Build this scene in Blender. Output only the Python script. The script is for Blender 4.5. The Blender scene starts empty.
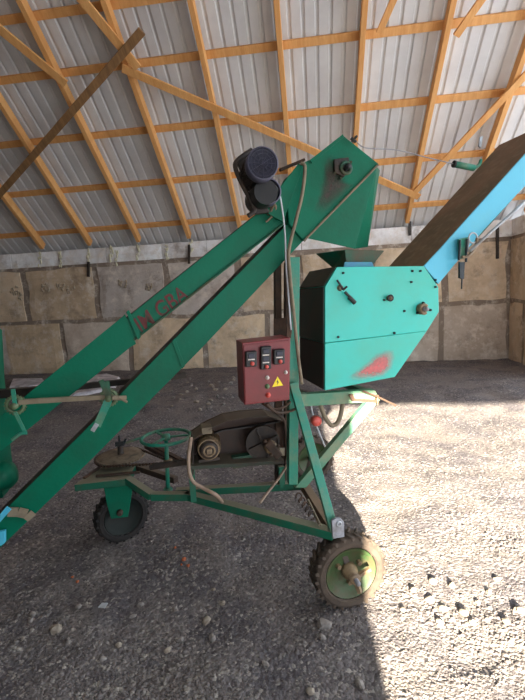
import bpy, bmesh, math, random
from mathutils import Vector, Matrix, noise
random.seed(7)
V = Vector
C = bpy.context.scene.collection
sc = bpy.context.scene
R = math.radians

# ------------------------------------------------------------------ camera
F = 420.0
CAM = V((0, 0, 1.6))
YAW = R(7.2); PITCH = R(7.5); ROLL = R(3.0)
fwd = V((-math.sin(YAW) * math.cos(PITCH), math.cos(YAW) * math.cos(PITCH), -math.sin(PITCH)))
r0 = fwd.cross(V((0, 0, 1))).normalized()
u0 = r0.cross(fwd).normalized()
# the world's horizon climbs to the right in the picture
cr = r0 * math.cos(ROLL) - u0 * math.sin(ROLL)
cu = u0 * math.cos(ROLL) + r0 * math.sin(ROLL)
cam_d = bpy.data.cameras.new('camera'); cam = bpy.data.objects.new('camera', cam_d); C.objects.link(cam)
m = Matrix((cr, cu, -fwd)).transposed().to_4x4(); m.translation = CAM
cam.matrix_world = m
cam_d.sensor_fit = 'HORIZONTAL'; cam_d.sensor_width = 36; cam_d.lens = 36 * F / 525
cam_d.clip_start = 0.05; cam_d.clip_end = 200
sc.camera = cam

def ray(x, y):
    return (cr * (x - 262.5) + cu * (350 - y) + fwd * F).normalized()
def hit(x, y, p0, n):
    d = ray(x, y); return CAM + d * ((p0 - CAM).dot(n) / d.dot(n))
def G(x, y, z=0.0): return hit(x, y, V((0, 0, z)), V((0, 0, 1)))
O = G(346, 606)
MY = YAW + math.atan(97 / F)                # yaw of the machine
U = V((math.cos(MY), math.sin(MY), 0)); D = V((-math.sin(MY), math.cos(MY), 0)); Z = V((0, 0, 1))
def M(x, y, v): return hit(x, y, O + D * v, D)
def proj(p):
    q = p - CAM; w = q.dot(fwd); return (262.5 + F * q.dot(cr) / w, 350 - F * q.dot(cu) / w)

# ------------------------------------------------------------------ materials
def lin(c):
    return tuple(((v / 255) / 12.92 if v / 255 <= .04045 else ((v / 255 + .055) / 1.055) ** 2.4) for v in c) + (1,)
def mat(name, base, spots=None, rough=.5, metal=0., scale=6., amt=.5, lo=.45, hi=.62, bump=0., bscale=60., fine=None, spec=.5):
    """base colour with irregular worn / dirty patches of a second colour"""
    mt = bpy.data.materials.new(name); mt.use_nodes = True
    nt = mt.node_tree; N = nt.nodes; L = nt.links
    b = N['Principled BSDF']; b.inputs['Roughness'].default_value = rough; b.inputs['Metallic'].default_value = metal
    b.inputs['Specular IOR Level'].default_value = spec
    b.inputs['Base Color'].default_value = lin(base)
    tc = N.new('ShaderNodeTexCoord')
    col = None
    if spots:
        n = N.new('ShaderNodeTexNoise'); n.inputs['Scale'].default_value = scale; n.inputs['Detail'].default_value = 8; n.inputs['Roughness'].default_value = .65
        L.new(tc.outputs['Object'], n.inputs['Vector'])
        r = N.new('ShaderNodeMapRange'); r.inputs[1].default_value = lo; r.inputs[2].default_value = hi; r.inputs[3].default_value = 0; r.inputs[4].default_value = amt
        L.new(n.outputs['Fac'], r.inputs[0])
        mx = N.new('ShaderNodeMix'); mx.data_type = 'RGBA'; mx.inputs[6].default_value = lin(base); mx.inputs[7].default_value = lin(spots)
        L.new(r.outputs[0], mx.inputs[0]); col = mx.outputs[2]
        if fine:
            n2 = N.new('ShaderNodeTexNoise'); n2.inputs['Scale'].default_value = scale * 9; n2.inputs['Detail'].default_value = 5
            L.new(tc.outputs['Object'], n2.inputs['Vector'])
            r2 = N.new('ShaderNodeMapRange'); r2.inputs[1].default_value = .5; r2.inputs[2].default_value = .68; r2.inputs[3].default_value = 0; r2.inputs[4].default_value = .6
            L.new(n2.outputs['Fac'], r2.inputs[0])
            m2 = N.new('ShaderNodeMix'); m2.data_type = 'RGBA'; L.new(col, m2.inputs[6]); m2.inputs[7].default_value = lin(fine)
            L.new(r2.outputs[0], m2.inputs[0]); col = m2.outputs[2]
        L.new(col, b.inputs['Base Color'])
    if bump:
        nb = N.new('ShaderNodeTexNoise'); nb.inputs['Scale'].default_value = bscale; nb.inputs['Detail'].default_value = 6
        L.new(tc.outputs['Object'], nb.inputs['Vector'])
        bp = N.new('ShaderNodeBump'); bp.inputs['Strength'].default_value = bump; bp.inputs['Distance'].default_value = .01
        L.new(nb.outputs['Fac'], bp.inputs['Height']); L.new(bp.outputs[0], b.inputs['Normal'])
    return mt
def add_dust(mt, dust, amt=.8):
    """settled dust lies on faces that look upward"""
    nt = mt.node_tree; N = nt.nodes; L = nt.links; b = N['Principled BSDF']
    g = N.new('ShaderNodeNewGeometry'); s = N.new('ShaderNodeSeparateXYZ'); L.new(g.outputs['Normal'], s.inputs[0])
    r = N.new('ShaderNodeMapRange'); r.inputs[1].default_value = .6; r.inputs[2].default_value = .9; r.inputs[4].default_value = amt
    L.new(s.outputs['Z'], r.inputs[0])
    mx = N.new('ShaderNodeMix'); mx.data_type = 'RGBA'; L.new(r.outputs[0], mx.inputs[0])
    if b.inputs['Base Color'].links: L.new(b.inputs['Base Color'].links[0].from_socket, mx.inputs[6])
    else: mx.inputs[6].default_value = b.inputs['Base Color'].default_value
    mx.inputs[7].default_value = lin(dust); L.new(mx.outputs[2], b.inputs['Base Color'])
    return mt

green = mat('green_paint', (0, 104, 78), (36, 70, 52), .5, scale=4, amt=.4, lo=.46, hi=.7, bump=.12, spec=.22)
greend = mat('green_paint_rusty', (12, 88, 66), (84, 62, 40), .5, scale=5, amt=.75, lo=.42, hi=.62, bump=.15)
teal = mat('teal_paint', (50, 192, 178), (74, 172, 146), .38, scale=3, amt=.6, lo=.45, hi=.7, bump=.05)
cyan = mat('pale_blue_sky_tint', (80, 184, 214), (96, 172, 180), .35, scale=3, amt=.5, lo=.5, hi=.72, bump=.05)  # bluer than the other machine paints: sky reflection is put into this colour
teal2 = mat('frame_teal', (30, 128, 106), (104, 118, 90), .5, scale=9, amt=.7, lo=.45, hi=.66, bump=.2)
frame = add_dust(mat('frame_green', (12, 96, 72), (78, 80, 60), .55, scale=10, amt=.5, lo=.48, hi=.68, bump=.2), (150, 138, 118), .75)
teald = mat('dusty_teal_paint', (78, 130, 104), (128, 132, 104), .6, scale=8, amt=.8, lo=.42, hi=.62, bump=.2)
wheelg = mat('rim_green', (52, 76, 40), (74, 64, 44), .6, scale=14, amt=.8, lo=.42, hi=.6, bump=.2)
rust = mat('rusty_steel', (84, 60, 44), (46, 38, 32), .75, scale=7, amt=.8, lo=.4, hi=.6, bump=.3)
belt = mat('dusty_brown_belt', (132, 100, 74), (106, 88, 62), .8, scale=2.2, amt=.9, lo=.4, hi=.62, bump=.15, fine=(140, 116, 90))
dirty = mat('oily_dark_steel', (44, 36, 32), (70, 56, 44), .6, scale=9, amt=.8, bump=.2)
guard = add_dust(mat('brown_guard_paint', (66, 46, 36), (50, 40, 34), .65, scale=5, amt=.8, bump=.15), (118, 106, 92), .7)
tread = mat('dusty_rubber', (78, 66, 56), (54, 45, 38), .9, scale=8, amt=.8, bump=.4)
tyred = mat('black_rubber', (28, 24, 23), (44, 38, 34), .85, scale=9, amt=.7, bump=.3)
black = mat('black_plastic', (20, 20, 22), (36, 34, 34), .45, scale=12, amt=.5)
navy = mat('dark_blue_cover', (24, 28, 52), (40, 36, 44), .4, scale=12, amt=.5)
greym = mat('grey_metal', (148, 150, 158), (104, 100, 98), .45, scale=14, amt=.7)
galv = mat('galvanised', (176, 182, 188), (120, 118, 116), .4, metal=.4, scale=12, amt=.6)
dsteel = mat('dark_bolt', (30, 38, 44), (60, 56, 50), .5, metal=.3, scale=20)
maroon = mat('maroon_enamel', (122, 30, 34), (98, 36, 36), .4, scale=6, amt=.6, bump=.05)
red = mat('red_button', (206, 84, 74), (180, 66, 58), .4, scale=20)
redp_ = mat('red_spray_paint', (226, 92, 96), (190, 110, 104), .5, scale=20)
letter = mat('dark_red_lettering', (92, 34, 34), (58, 66, 52), .6, scale=30, amt=.8, lo=.48, hi=.6)
yellow = mat('yellow_sign', (246, 220, 30), None, .5)
bone = mat('pale_lamp', (214, 204, 196), None, .4)
lgreen = mat('green_lamp', (96, 120, 84), None, .4)
blackp = mat('sign_black', (18, 18, 18), None, .5)
hose = mat('beige_hose', (150, 128, 110), (110, 92, 78), .6, scale=20)
wire = mat('pale_cable', (190, 194, 200), (150, 150, 150), .5, scale=30)
alu = mat('dirty_aluminium', (142, 120, 92), (86, 68, 50), .55, scale=16, amt=.8, bump=.2)
discm = mat('dusty_cast_iron', (122, 108, 90), (78, 68, 56), .8, scale=14, amt=.8, bump=.2)
strapm = mat('tan_strap', (128, 116, 96), (92, 82, 66), .8, scale=16)
white = mat('dusty_white_sheet', (206, 200, 204), (150, 142, 146), .8, scale=5, amt=.8, bump=.3)
wood = {}
for k, (c1, c2) in {'orange': ((236, 180, 114), (216, 150, 84)), 'brown': ((168, 126, 82), (124, 92, 60))}.items():
    mt = mat('timber_' + k, c1, c2, .7, scale=3, amt=.8, lo=.4, hi=.62, fine=c2)
    for nd in mt.node_tree.nodes:
        if nd.type == 'TEX_NOISE':
            mp = mt.node_tree.nodes.new('ShaderNodeMapping'); mp.inputs['Scale'].default_value = (3, .35, .35) if True else (1, 1, 1)
            src = nd.inputs['Vector'].links[0].from_socket
            mt.node_tree.links.new(src, mp.inputs[0]); mt.node_tree.links.new(mp.outputs[0], nd.inputs['Vector'])
    wood[k] = mt
roofm = mat('roof_sheet', (226, 226, 226), (196, 192, 192), .5, scale=1.2, amt=.6, lo=.4, hi=.7)

def blockmat(name, tint=True):
    mt = bpy.data.materials.new(name); mt.use_nodes = True
    nt = mt.node_tree; N = nt.nodes; L = nt.links; b = N['Principled BSDF']; b.inputs['Roughness'].default_value = .9
    tc = N.new('ShaderNodeTexCoord')
    at = N.new('ShaderNodeVertexColor'); at.layer_name = 'tint'
    n = N.new('ShaderNodeTexNoise'); n.inputs['Scale'].default_value = 1.3; n.inputs['Detail'].default_value = 10; n.inputs['Roughness'].default_value = .7
    L.new(tc.outputs['Object'], n.inputs['Vector'])
    r = N.new('ShaderNodeMapRange'); r.inputs[1].default_value = .42; r.inputs[2].default_value = .72; r.inputs[4].default_value = .7
    L.new(n.outputs['Fac'], r.inputs[0])
    mx = N.new('ShaderNodeMix'); mx.data_type = 'RGBA'; L.new(r.outputs[0], mx.inputs[0]); L.new(at.outputs['Color'], mx.inputs[6]); mx.inputs[7].default_value = lin((150, 128, 106))
    n2 = N.new('ShaderNodeTexNoise'); n2.inputs['Scale'].default_value = 3.2; n2.inputs['Detail'].default_value = 12; n2.inputs['Roughness'].default_value = .75
    L.new(tc.outputs['Object'], n2.inputs['Vector'])
    r2 = N.new('ShaderNodeMapRange'); r2.inputs[1].default_value = .5; r2.inputs[2].default_value = .64; r2.inputs[4].default_value = .8
    L.new(n2.outputs['Fac'], r2.inputs[0])
    m2 = N.new('ShaderNodeMix'); m2.data_type = 'RGBA'; L.new(r2.outputs[0], m2.inputs[0]); L.new(mx.outputs[2], m2.inputs[6]); m2.inputs[7].default_value = lin((222, 210, 196))
    n3 = N.new('ShaderNodeTexNoise'); n3.inputs['Scale'].default_value = 2.1; n3.inputs['Detail'].default_value = 9; n3.inputs['Roughness'].default_value = .7
    mp = N.new('ShaderNodeMapping'); mp.inputs['Location'].default_value = (7, 3, 5); L.new(tc.outputs['Object'], mp.inputs[0]); L.new(mp.outputs[0], n3.inputs['Vector'])
    r3_ = N.new('ShaderNodeMapRange'); r3_.inputs[1].default_value = .55; r3_.inputs[2].default_value = .7; r3_.inputs[4].default_value = .65; L.new(n3.outputs['Fac'], r3_.inputs[0])
    m3 = N.new('ShaderNodeMix'); m3.data_type = 'RGBA'; L.new(r3_.outputs[0], m3.inputs[0]); L.new(m2.outputs[2], m3.inputs[6]); m3.inputs[7].default_value = lin((112, 94, 82))
    L.new(m3.outputs[2], b.inputs['Base Color'])
    bp = N.new('ShaderNodeBump'); bp.inputs['Strength'].default_value = .6; bp.inputs['Distance'].default_value = .03
    L.new(n2.outputs['Fac'], bp.inputs['Height']); L.new(bp.outputs[0], b.inputs['Normal'])
    return mt
wallm = blockmat('concrete_block')

def groundmat():
    mt = bpy.data.materials.new('gravel_ground'); mt.use_nodes = True
    nt = mt.node_tree; N = nt.nodes; L = nt.links; b = N['Principled BSDF']; b.inputs['Roughness'].default_value = .95
    b.inputs['Specular IOR Level'].default_value = .2
    tc = N.new('ShaderNodeTexCoord')
    def nz(s, d=8, ro=.6):
        n = N.new('ShaderNodeTexNoise'); n.inputs['Scale'].default_value = s; n.inputs['Detail'].default_value = d; n.inputs['Roughness'].default_value = ro
        L.new(tc.outputs['Object'], n.inputs['Vector']); return n
    def rng(src, a, c, lo=0, hi=1):
        r = N.new('ShaderNodeMapRange'); r.inputs[1].default_value = a; r.inputs[2].default_value = c; r.inputs[3].default_value = lo; r.inputs[4].default_value = hi
        L.new(src, r.inputs[0]); return r.outputs[0]
    def mix(fac, a, c):
        x = N.new('ShaderNodeMix'); x.data_type = 'RGBA'; L.new(fac, x.inputs[0])
        if isinstance(a, tuple): x.inputs[6].default_value = a
        else: L.new(a, x.inputs[6])
        if isinstance(c, tuple): x.inputs[7].default_value = c
        else: L.new(c, x.inputs[7])
        return x.outputs[2]
    v = N.new('ShaderNodeTexVoronoi'); v.inputs['Scale'].default_value = 58; L.new(tc.outputs['Object'], v.inputs['Vector'])
    v2 = N.new('ShaderNodeTexVoronoi'); v2.inputs['Scale'].default_value = 140; L.new(tc.outputs['Object'], v2.inputs['Vector'])
    big = nz(.9, 4)
    col = mix(rng(nz(2.2).outputs['Fac'], .4, .62), lin((106, 101, 104)), lin((134, 126, 122)))
    sep = N.new('ShaderNodeSeparateColor'); L.new(v.outputs['Color'], sep.inputs[0])
    col = mix(rng(sep.outputs[0], .4, 1, 0, .6), col, lin((66, 60, 62)))
    col = mix(rng(sep.outputs[1], .86, .95, 0, .5), col, lin((190, 182, 172)))
    col = mix(rng(nz(1.1, 5, .55).outputs['Fac'], .52, .66, 0, .75), col, lin((128, 120, 116)))
    col = mix(rng(nz(60, 4).outputs['Fac'], .5, .66, 0, .5), col, lin((76, 70, 70)))
    L.new(col, b.inputs['Base Color'])
    ad = N.new('ShaderNodeMath'); ad.operation = 'MULTIPLY_ADD'; ad.inputs[1].default_value = -.8
    L.new(v.outputs['Distance'], ad.inputs[0]); L.new(nz(30, 8, .7).outputs['Fac'], ad.inputs[2])
    a2 = N.new('ShaderNodeMath'); a2.operation = 'MULTIPLY_ADD'; a2.inputs[1].default_value = -.35
    L.new(v2.outputs['Distance'], a2.inputs[0]); L.new(ad.outputs[0], a2.inputs[2])
    bp = N.new('ShaderNodeBump'); bp.inputs['Strength'].default_value = .5; bp.inputs['Distance'].default_value = .02
    L.new(a2.outputs[0], bp.inputs['Height']); L.new(bp.outputs[0], b.inputs['Normal'])
    return mt
gm = groundmat()
pebm = mat('pebble', (122, 115, 112), (84, 78, 78), .9, scale=3.1, amt=1, lo=.35, hi=.65, fine=(184, 176, 164), spec=.2)

# ------------------------------------------------------------------ helpers
def link(name, bm, mt, parent=None, smooth=False, bevel=0.):
    me = bpy.data.meshes.new(name)
    bmesh.ops.recalc_face_normals(bm, faces=bm.faces)
    for f in bm.faces: f.smooth = smooth
    bm.to_mesh(me); bm.free()
    o = bpy.data.objects.new(name, me); C.objects.link(o)
    if mt: me.materials.append(mt)
    # give the object a pivot at the middle of its own shape
    if me.vertices:
        c = sum((v.co for v in me.vertices), V()) / len(me.vertices)
        if parent is None or parent.type == 'EMPTY' or True:
            me.transform(Matrix.Translation(-c)); o.location = c
    if parent is not None:
        w = o.matrix_basis.copy()
        o.parent = parent; o.matrix_parent_inverse = WM[parent.name].inverted()
        WM[o.name] = w
    else: WM[o.name] = o.matrix_basis.copy()
    if bevel:
        bv = o.modifiers.new('bevel', 'BEVEL'); bv.width = bevel; bv.segments = 2; bv.limit_method = 'ANGLE'; bv.angle_limit = R(35)
    return o
WM = {}
def tag(o, label=None, cat=None, group=None, kind=None):
    if label: o['label'] = label
    if cat: o['category'] = cat
    if group: o['group'] = group
    if kind: o['kind'] = kind
    return o
def prism(bm, pts, vec, pts2=None):
    a = [bm.verts.new(p) for p in pts]
    b = [bm.verts.new(p + vec) for p in pts] if pts2 is None else [bm.verts.new(p) for p in pts2]
    n = len(a); bm.faces.new(a); bm.faces.new(b[::-1])
    for i in range(n): bm.faces.new((a[i], b[i], b[(i + 1) % n], a[(i + 1) % n]))
    return bm
def B(): return bmesh.new()
def plate(pix, v0, v1, bm=None):
    """polygon seen on plane v0 of the machine, carried back to v1"""
    bm = bm or B(); return prism(bm, [M(x, y, v0) for x, y in pix], D * (v1 - v0))
def bar(bm, p, q, w, h, up=Z):
    """beam with centre line p-q, w sideways, h along up"""
    t = (q - p).normalized(); s = t.cross(up).normalized(); n = s.cross(t).normalized()
    c = [p + s * w / 2 + n * h / 2, p - s * w / 2 + n * h / 2, p - s * w / 2 - n * h / 2, p + s * w / 2 - n * h / 2]
    return prism(bm, c, q - p)
def frame_of(axis):
    a = axis.normalized(); h = V((0, 0, 1)) if abs(a.z) < .9 else V((1, 0, 0))
    s = a.cross(h).normalized(); return a, s, s.cross(a).normalized()
def lathe(bm, c, axis, prof, n=24, cap=True):
    """prof: list of (distance along axis, radius)"""
    a, s, t = frame_of(axis); rings = []
    for (d, r) in prof:
        rings.append([bm.verts.new(c + a * d + (s * math.cos(2 * math.pi * k / n) + t * math.sin(2 * math.pi * k / n)) * max(r, 1e-4)) for k in range(n)])
    for A_, B_ in zip(rings, rings[1:]):
        for k in range(n): bm.faces.new((A_[k], A_[(k + 1) % n], B_[(k + 1) % n], B_[k]))
    if cap: bm.faces.new(rings[0][::-1]); bm.faces.new(rings[-1])
    return bm
def cyl(bm, p, q, r, n=14): return lathe(bm, p, q - p, [(0, r), ((q - p).length, r)], n)
def smoothpts(pts, k=6):
    out = []
    P = [pts[0]] + list(pts) + [pts[-1]]
    for i in range(1, len(P) - 2):
        for j in range(k):
            t = j / k; a, b, c, d = P[i - 1], P[i], P[i + 1], P[i + 2]
            out.append(.5 * ((2 * b) + (c - a) * t + (2 * a - 5 * b + 4 * c - d) * t * t + (3 * b - a - 3 * c + d) * t ** 3))
    out.append(pts[-1]); return out
def tube(bm, pts, r, n=8, sm=True):
    if sm: pts = smoothpts(pts)
    prev = None; s = None
    for i, p in enumerate(pts):
        t = (pts[min(i + 1, len(pts) - 1)] - pts[max(i - 1, 0)]).normalized()
        if s is None: _, s, _ = frame_of(t)
        s = (s - t * s.dot(t)).normalized(); b = t.cross(s)
        ring = [bm.verts.new(p + (s * math.cos(2 * math.pi * k / n) + b * math.sin(2 * math.pi * k / n)) * r) for k in range(n)]
        if prev:
            for k in range(n): bm.faces.new((prev[k], prev[(k + 1) % n], ring[(k + 1) % n], ring[k]))
        else: bm.faces.new(ring[::-1])
        prev = ring
    bm.faces.new(prev); return bm
def ringtube(bm, c, axis, Rr, r, n=32, k=8, a0=0, a1=360):
    a, s, t = frame_of(axis); full = (a1 - a0) >= 360
    cnt = n if full else n + 1; rings = []
    for i in range(cnt):
        an = R(a0 + (a1 - a0) * i / n); d = s * math.cos(an) + t * math.sin(an)
        rings.append([bm.verts.new(c + d * (Rr + r * math.cos(2 * math.pi * j / k)) + a * r * math.sin(2 * math.pi * j / k)) for j in range(k)])
    for i in range(n):
        A_, B_ = rings[i], rings[(i + 1) % cnt]
        for j in range(k): bm.faces.new((A_[j], A_[(j + 1) % k], B_[(j + 1) % k], B_[j]))
    return bm

# ------------------------------------------------------------------ the building
YW = 9.3
PITCHR = R(40)
def W(x, y): return hit(x, y, V((0, YW, 0)), V((0, 1, 0)))
ztop = W(242, 238).z            # underside of the rafters on the wall
zw = W(242, 254).z              # underside of the white course
XL = -10.5
XR = W(510, 300).x
XE = XR + 3.4
YB = -1.35                      # wall with the doorway, behind the camera
YR = (YW + YB) / 2
tanp = math.tan(PITCHR)
ROOF0 = ztop + .24              # sheet height over the back wall
def roofz(y): return ROOF0 + (YW - y) * tanp if y > YR else ROOF0 + (y - YB) * tanp
RN = V((0, math.sin(PITCHR), math.cos(PITCHR)))     # roof normal (outward) of the visible slope
RD = V((0, -math.cos(PITCHR), math.sin(PITCHR)))    # up the slope
RP = V((0, YW, ROOF0))

def struct(o): o['kind'] = 'structure'; return o

# floor
def gh(x, y):
    d = math.hypot(x, y)
    z = .035 * noise.noise(V((x * .7, y * .7, 3))) + .016 * noise.noise(V((x * 3.1, y * 3.1, 7))) + .009 * noise.noise(V((x * 9, y * 9, 1)))
    if d > 3.5: z += min(1, (d - 3.5) / 3) * .05 * abs(noise.noise(V((x * 1.6, y * 1.6, 11))))
    return z - .012
bm = B()
xs = []; x = XL - .3
while x < XE + .3:
    xs.append(x); x += .035 if -3 < x < 3.2 else .12
ys = []; y = YB - 8
while y < YW + .3:
    ys.append(y); y += .035 if .9 < y < 4 else (.09 if 4 <= y else .5)
grid = [[bm.verts.new((x, y, gh(x, y))) for x in xs] for y in ys]
for j in range(len(ys) - 1):
    for i in range(len(xs) - 1): bm.faces.new((grid[j][i], grid[j][i + 1], grid[j + 1][i + 1], grid[j + 1][i]))
fl = link('floor', bm, gm, smooth=True); struct(fl)
tag(fl, 'rough dusty gravel and dirt floor of the shed')

# walls built of big concrete blocks
def block_wall(name, P0, along, up, inward, length, courses, seed, joints=None):
    rnd = random.Random(seed); bm = B(); cl = bm.loops.layers.color.new('tint')
    def setc(faces, c):
        for f in faces:
            for l in f.loops: l[cl] = (c[0] / 255, c[1] / 255, c[2] / 255, 1)
    def box(a0, a1, z0, z1, t0, t1, c, rough=True):
        nx = max(1, int((a1 - a0) / .16)); nz = max(1, int((z1 - z0) / .16))
        vs = []
        for j in range(nz + 1):
            row = []
            for i in range(nx + 1):
                a = a0 + (a1 - a0) * i / nx; z = z0 + (z1 - z0) * j / nz
                e = 1 if 0 < i < nx and 0 < j < nz else 0
                p = V((a, z, seed))
                da = .05 * noise.noise(p * 2.1) if rough else 0; dz = .04 * noise.noise(p * 2.3 + V((9, 0, 0))) if rough else 0
                tt = t1 - (0 if e else .02) + (.02 * noise.noise(p * 3) if rough else 0)
                row.append(bm.verts.new(P0 + along * (a + da) + up * (z + dz) + inward * tt))
            vs.append(row)
        fs = []
        for j in range(nz):
            for i in range(nx): fs.append(bm.faces.new((vs[j][i], vs[j][i + 1], vs[j + 1][i + 1], vs[j + 1][i])))
        edge = vs[0] + [r[-1] for r in vs[1:]] + vs[-1][-2::-1] + [r[0] for r in vs[-2:0:-1]]
        back = [bm.verts.new(v.co - inward * (t1 - t0 + .02)) for v in edge]
        n = len(edge)
        for i in range(n): fs.append(bm.faces.new((edge[i], edge[(i + 1) % n], back[(i + 1) % n], back[i])))
        setc(fs, c)
    ztot = courses[-1][1]
    # mortar body
    fs0 = set(bm.faces)
    prism(bm, [P0, P0 + along * length, P0 + along * length + up * ztot, P0 + up * ztot], inward * -.35)
    setc([f for f in bm.faces if f not in fs0], (136, 122, 110))
    for ci, (z0, z1, bw, tint, gap) in enumerate(courses):
        a = -rnd.random() * bw
        edges = joints[ci] if joints and joints[ci] else None
        if edges is None:
            edges = []
            while a < length:
                edges.append(max(0, a)); a += bw * (rnd.uniform(.8, 1.15))
            edges.append(length)
        for i in range(len(edges) - 1):
            a0, a1 = edges[i] + gap / 2, edges[i + 1] - gap / 2
            if a1 - a0 < .12: continue
            k = rnd.uniform(-14, 14)
            base = rnd.choice(tans + tans + greys[1:2]) if (seed == 3 and a0 > .62 * length and len(tint) > 1) else rnd.choice(tint)
            box(a0, a1, z0 + gap / 3, z1 - gap / 3, 0, .035 + rnd.uniform(-.008, .01), tuple(max(0, min(255, c + k)) for c in base), rough=(gap > .04))
    o = link(name, bm, wallm); return struct(o)
greys = [(198, 188, 180), (206, 190, 174), (188, 180, 176), (222, 216, 212)]
tans = [(226, 202, 170), (218, 194, 164), (208, 186, 158)]
zb = -.1
zm = W(60, 322).z; zm1 = zb + (zm - zb)
courses = [(zb, zm1, 1.75, greys + greys[:2] + tans[:1], .12), (zm1, zw - .03, 1.7, tans + greys[:1], .16), (zw, ztop, 1.15, [(245, 243, 243)], .012)]
P0 = V((XL, YW, 0))
def jx(px, py): return W(px, py).x - XL
j1 = [0, 1.9, 3.6, jx(2, 350), jx(65, 350), jx(131, 350), jx(205, 350), jx(268, 340), jx(318, 340), jx(376, 330), jx(440, 330), XR - XL]
j2 = [0, 1.3, 2.9, jx(-40, 300), jx(27, 300), jx(98, 300), jx(168, 300), jx(240, 300), jx(300, 290), jx(372, 280), jx(444, 270), XR - XL]
wb = block_wall('wall_back', P0, V((1, 0, 0)), Z, V((0, -1, 0)), XR - XL, courses, 3, [j1, j2, None])
tag(wb, 'back wall of large rough concrete blocks topped by a white course')
wr = block_wall('wall_right', V((XR, YW + .05, 0)), V((0, -1, 0)), Z, V((-1, 0, 0)), 2.3, [(c[0], c[1], 1.5, tans, .12) for c in courses[:2]] + [courses[2]], 5)
tag(wr, 'short right wall of tan concrete blocks at the corner')
# foam squeezed out of the joints of the white course and holes broken in the blocks
def blob_drips(name, spots, mt, label):
    bm = B()
    for (px, py, n, spread) in spots:
        for i in range(n):
            p = W(px + random.uniform(-spread, spread), py + random.uniform(-spread, spread) * .9)
            r = random.uniform(.012, .03)
            mtx = Matrix.Translation(p + V((0, -.055, 0))) @ Matrix.Diagonal((r * .8, r * .5, r * random.uniform(1, 2.4), 1))
            bmesh.ops.create_icosphere(bm, subdivisions=1, radius=1, matrix=mtx)
    o = link(name, bm, mt, smooth=True); tag(o, label, kind='structure'); return o
foam = mat('cured_foam', (222, 218, 190), (196, 180, 150), .8, scale=20)
sp = []
for px, py in [(42, 258), (90, 254), (113, 252), (118, 256), (139, 250), (192, 246), (168, 250), (62, 258)]:
    for q in range(4): sp.append((px + random.uniform(-1, 1), py - 4 + q * 4, 4, 1.3))
blob_drips('trim_1', sp, foam, 'cured foam oozing from the joints of the white course')
hb = []
for px, py, n in [(16, 290, 12), (22, 296, 8), (47, 288, 14), (62, 286, 14), (72, 290, 8), (124, 284, 14), (150, 286, 8), (460, 252, 6)]: hb.append((px, py, n, 4))
blob_drips('trim_2', hb, mat('rough_lime', (184, 168, 146), (128, 110, 92), .9, scale=12), 'lumpy lime spatter on the faces of the upper blocks')

# wall behind the camera with the wide doorway the sun comes through, and the left gable
SAZ = R(2.7)
edge = G(371, 620)                                   # left limit of the sunlit patch on the ground
ytop = G(460, 402).y                                 # its far limit
SEL = R(16.5)
DTOP = math.tan(SEL) * (ytop - YB)
XD0 = edge.x + math.tan(SAZ) * (edge.y - YB)
XD1 = XE - .5
bm = B()
def wbox(bm, x0, x1, y0, y1, z0, z1):
    return prism(bm, [V((x0, y0, z0)), V((x1, y0, z0)), V((x1, y0, z1)), V((x0, y0, z1))], V((0, y1 - y0, 0)))
wbox(bm, XL, XD0, YB - .1, YB, -.1, ROOF0 - .02); wbox(bm, XD1, XE, YB - .1, YB, -.1, ROOF0 - .02); wbox(bm, XD0, XD1, YB - .1, YB, DTOP, ROOF0 - .02)
plain = mat('plain_plaster', (176, 166, 152), (150, 140, 128), .9, scale=2)
struct(link('wall_front', bm, plain))
bm = B(); prism(bm, [V((XL, YB, -.1)), V((XL, YW, -.1)), V((XL, YW, ROOF0)), V((XL, YR, roofz(YR + .001))), V((XL, YB, ROOF0))], V((-.1, 0, 0)))
struct(link('wall_left', bm, plain))
# right gable beyond the corner: open bay, only its far return is solid
bm = B(); wbox(bm, XR + .36, XE, YW, YW + .1, -.1, ROOF0); struct(link('wall_return', bm, plain))

# corrugated roof sheet (one profile swept over both slopes)
bm = B(); per = .195
prof = []; x = XL - .2
while x < XE + .2:
    prof += [(x, 0), (x + per * .68, 0), (x + per * .76, .028), (x + per * .92, .028)]; x += per
prof.append((x, 0))
for y0, y1, n in ((YW + .5, YR, RN), (YR, YB - .3, V((0, -math.sin(PITCHR), math.cos(PITCHR))))):
    def rz(y): return ROOF0 + (YW - y) * tanp if n.y > 0 else ROOF0 + (y - YB) * tanp
    a = [bm.verts.new(V((px, y0, rz(y0))) + n * h) for px, h in prof]; b = [bm.verts.new(V((px, y1, rz(y1))) + n * h) for px, h in prof]
    for i in range(len(prof) - 1): bm.faces.new((a[i], a[i + 1], b[i + 1], b[i]))
cl_ = link('ceiling', bm, roofm); struct(cl_); tag(cl_, 'corrugated pale metal roof sheets seen from below')

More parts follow.
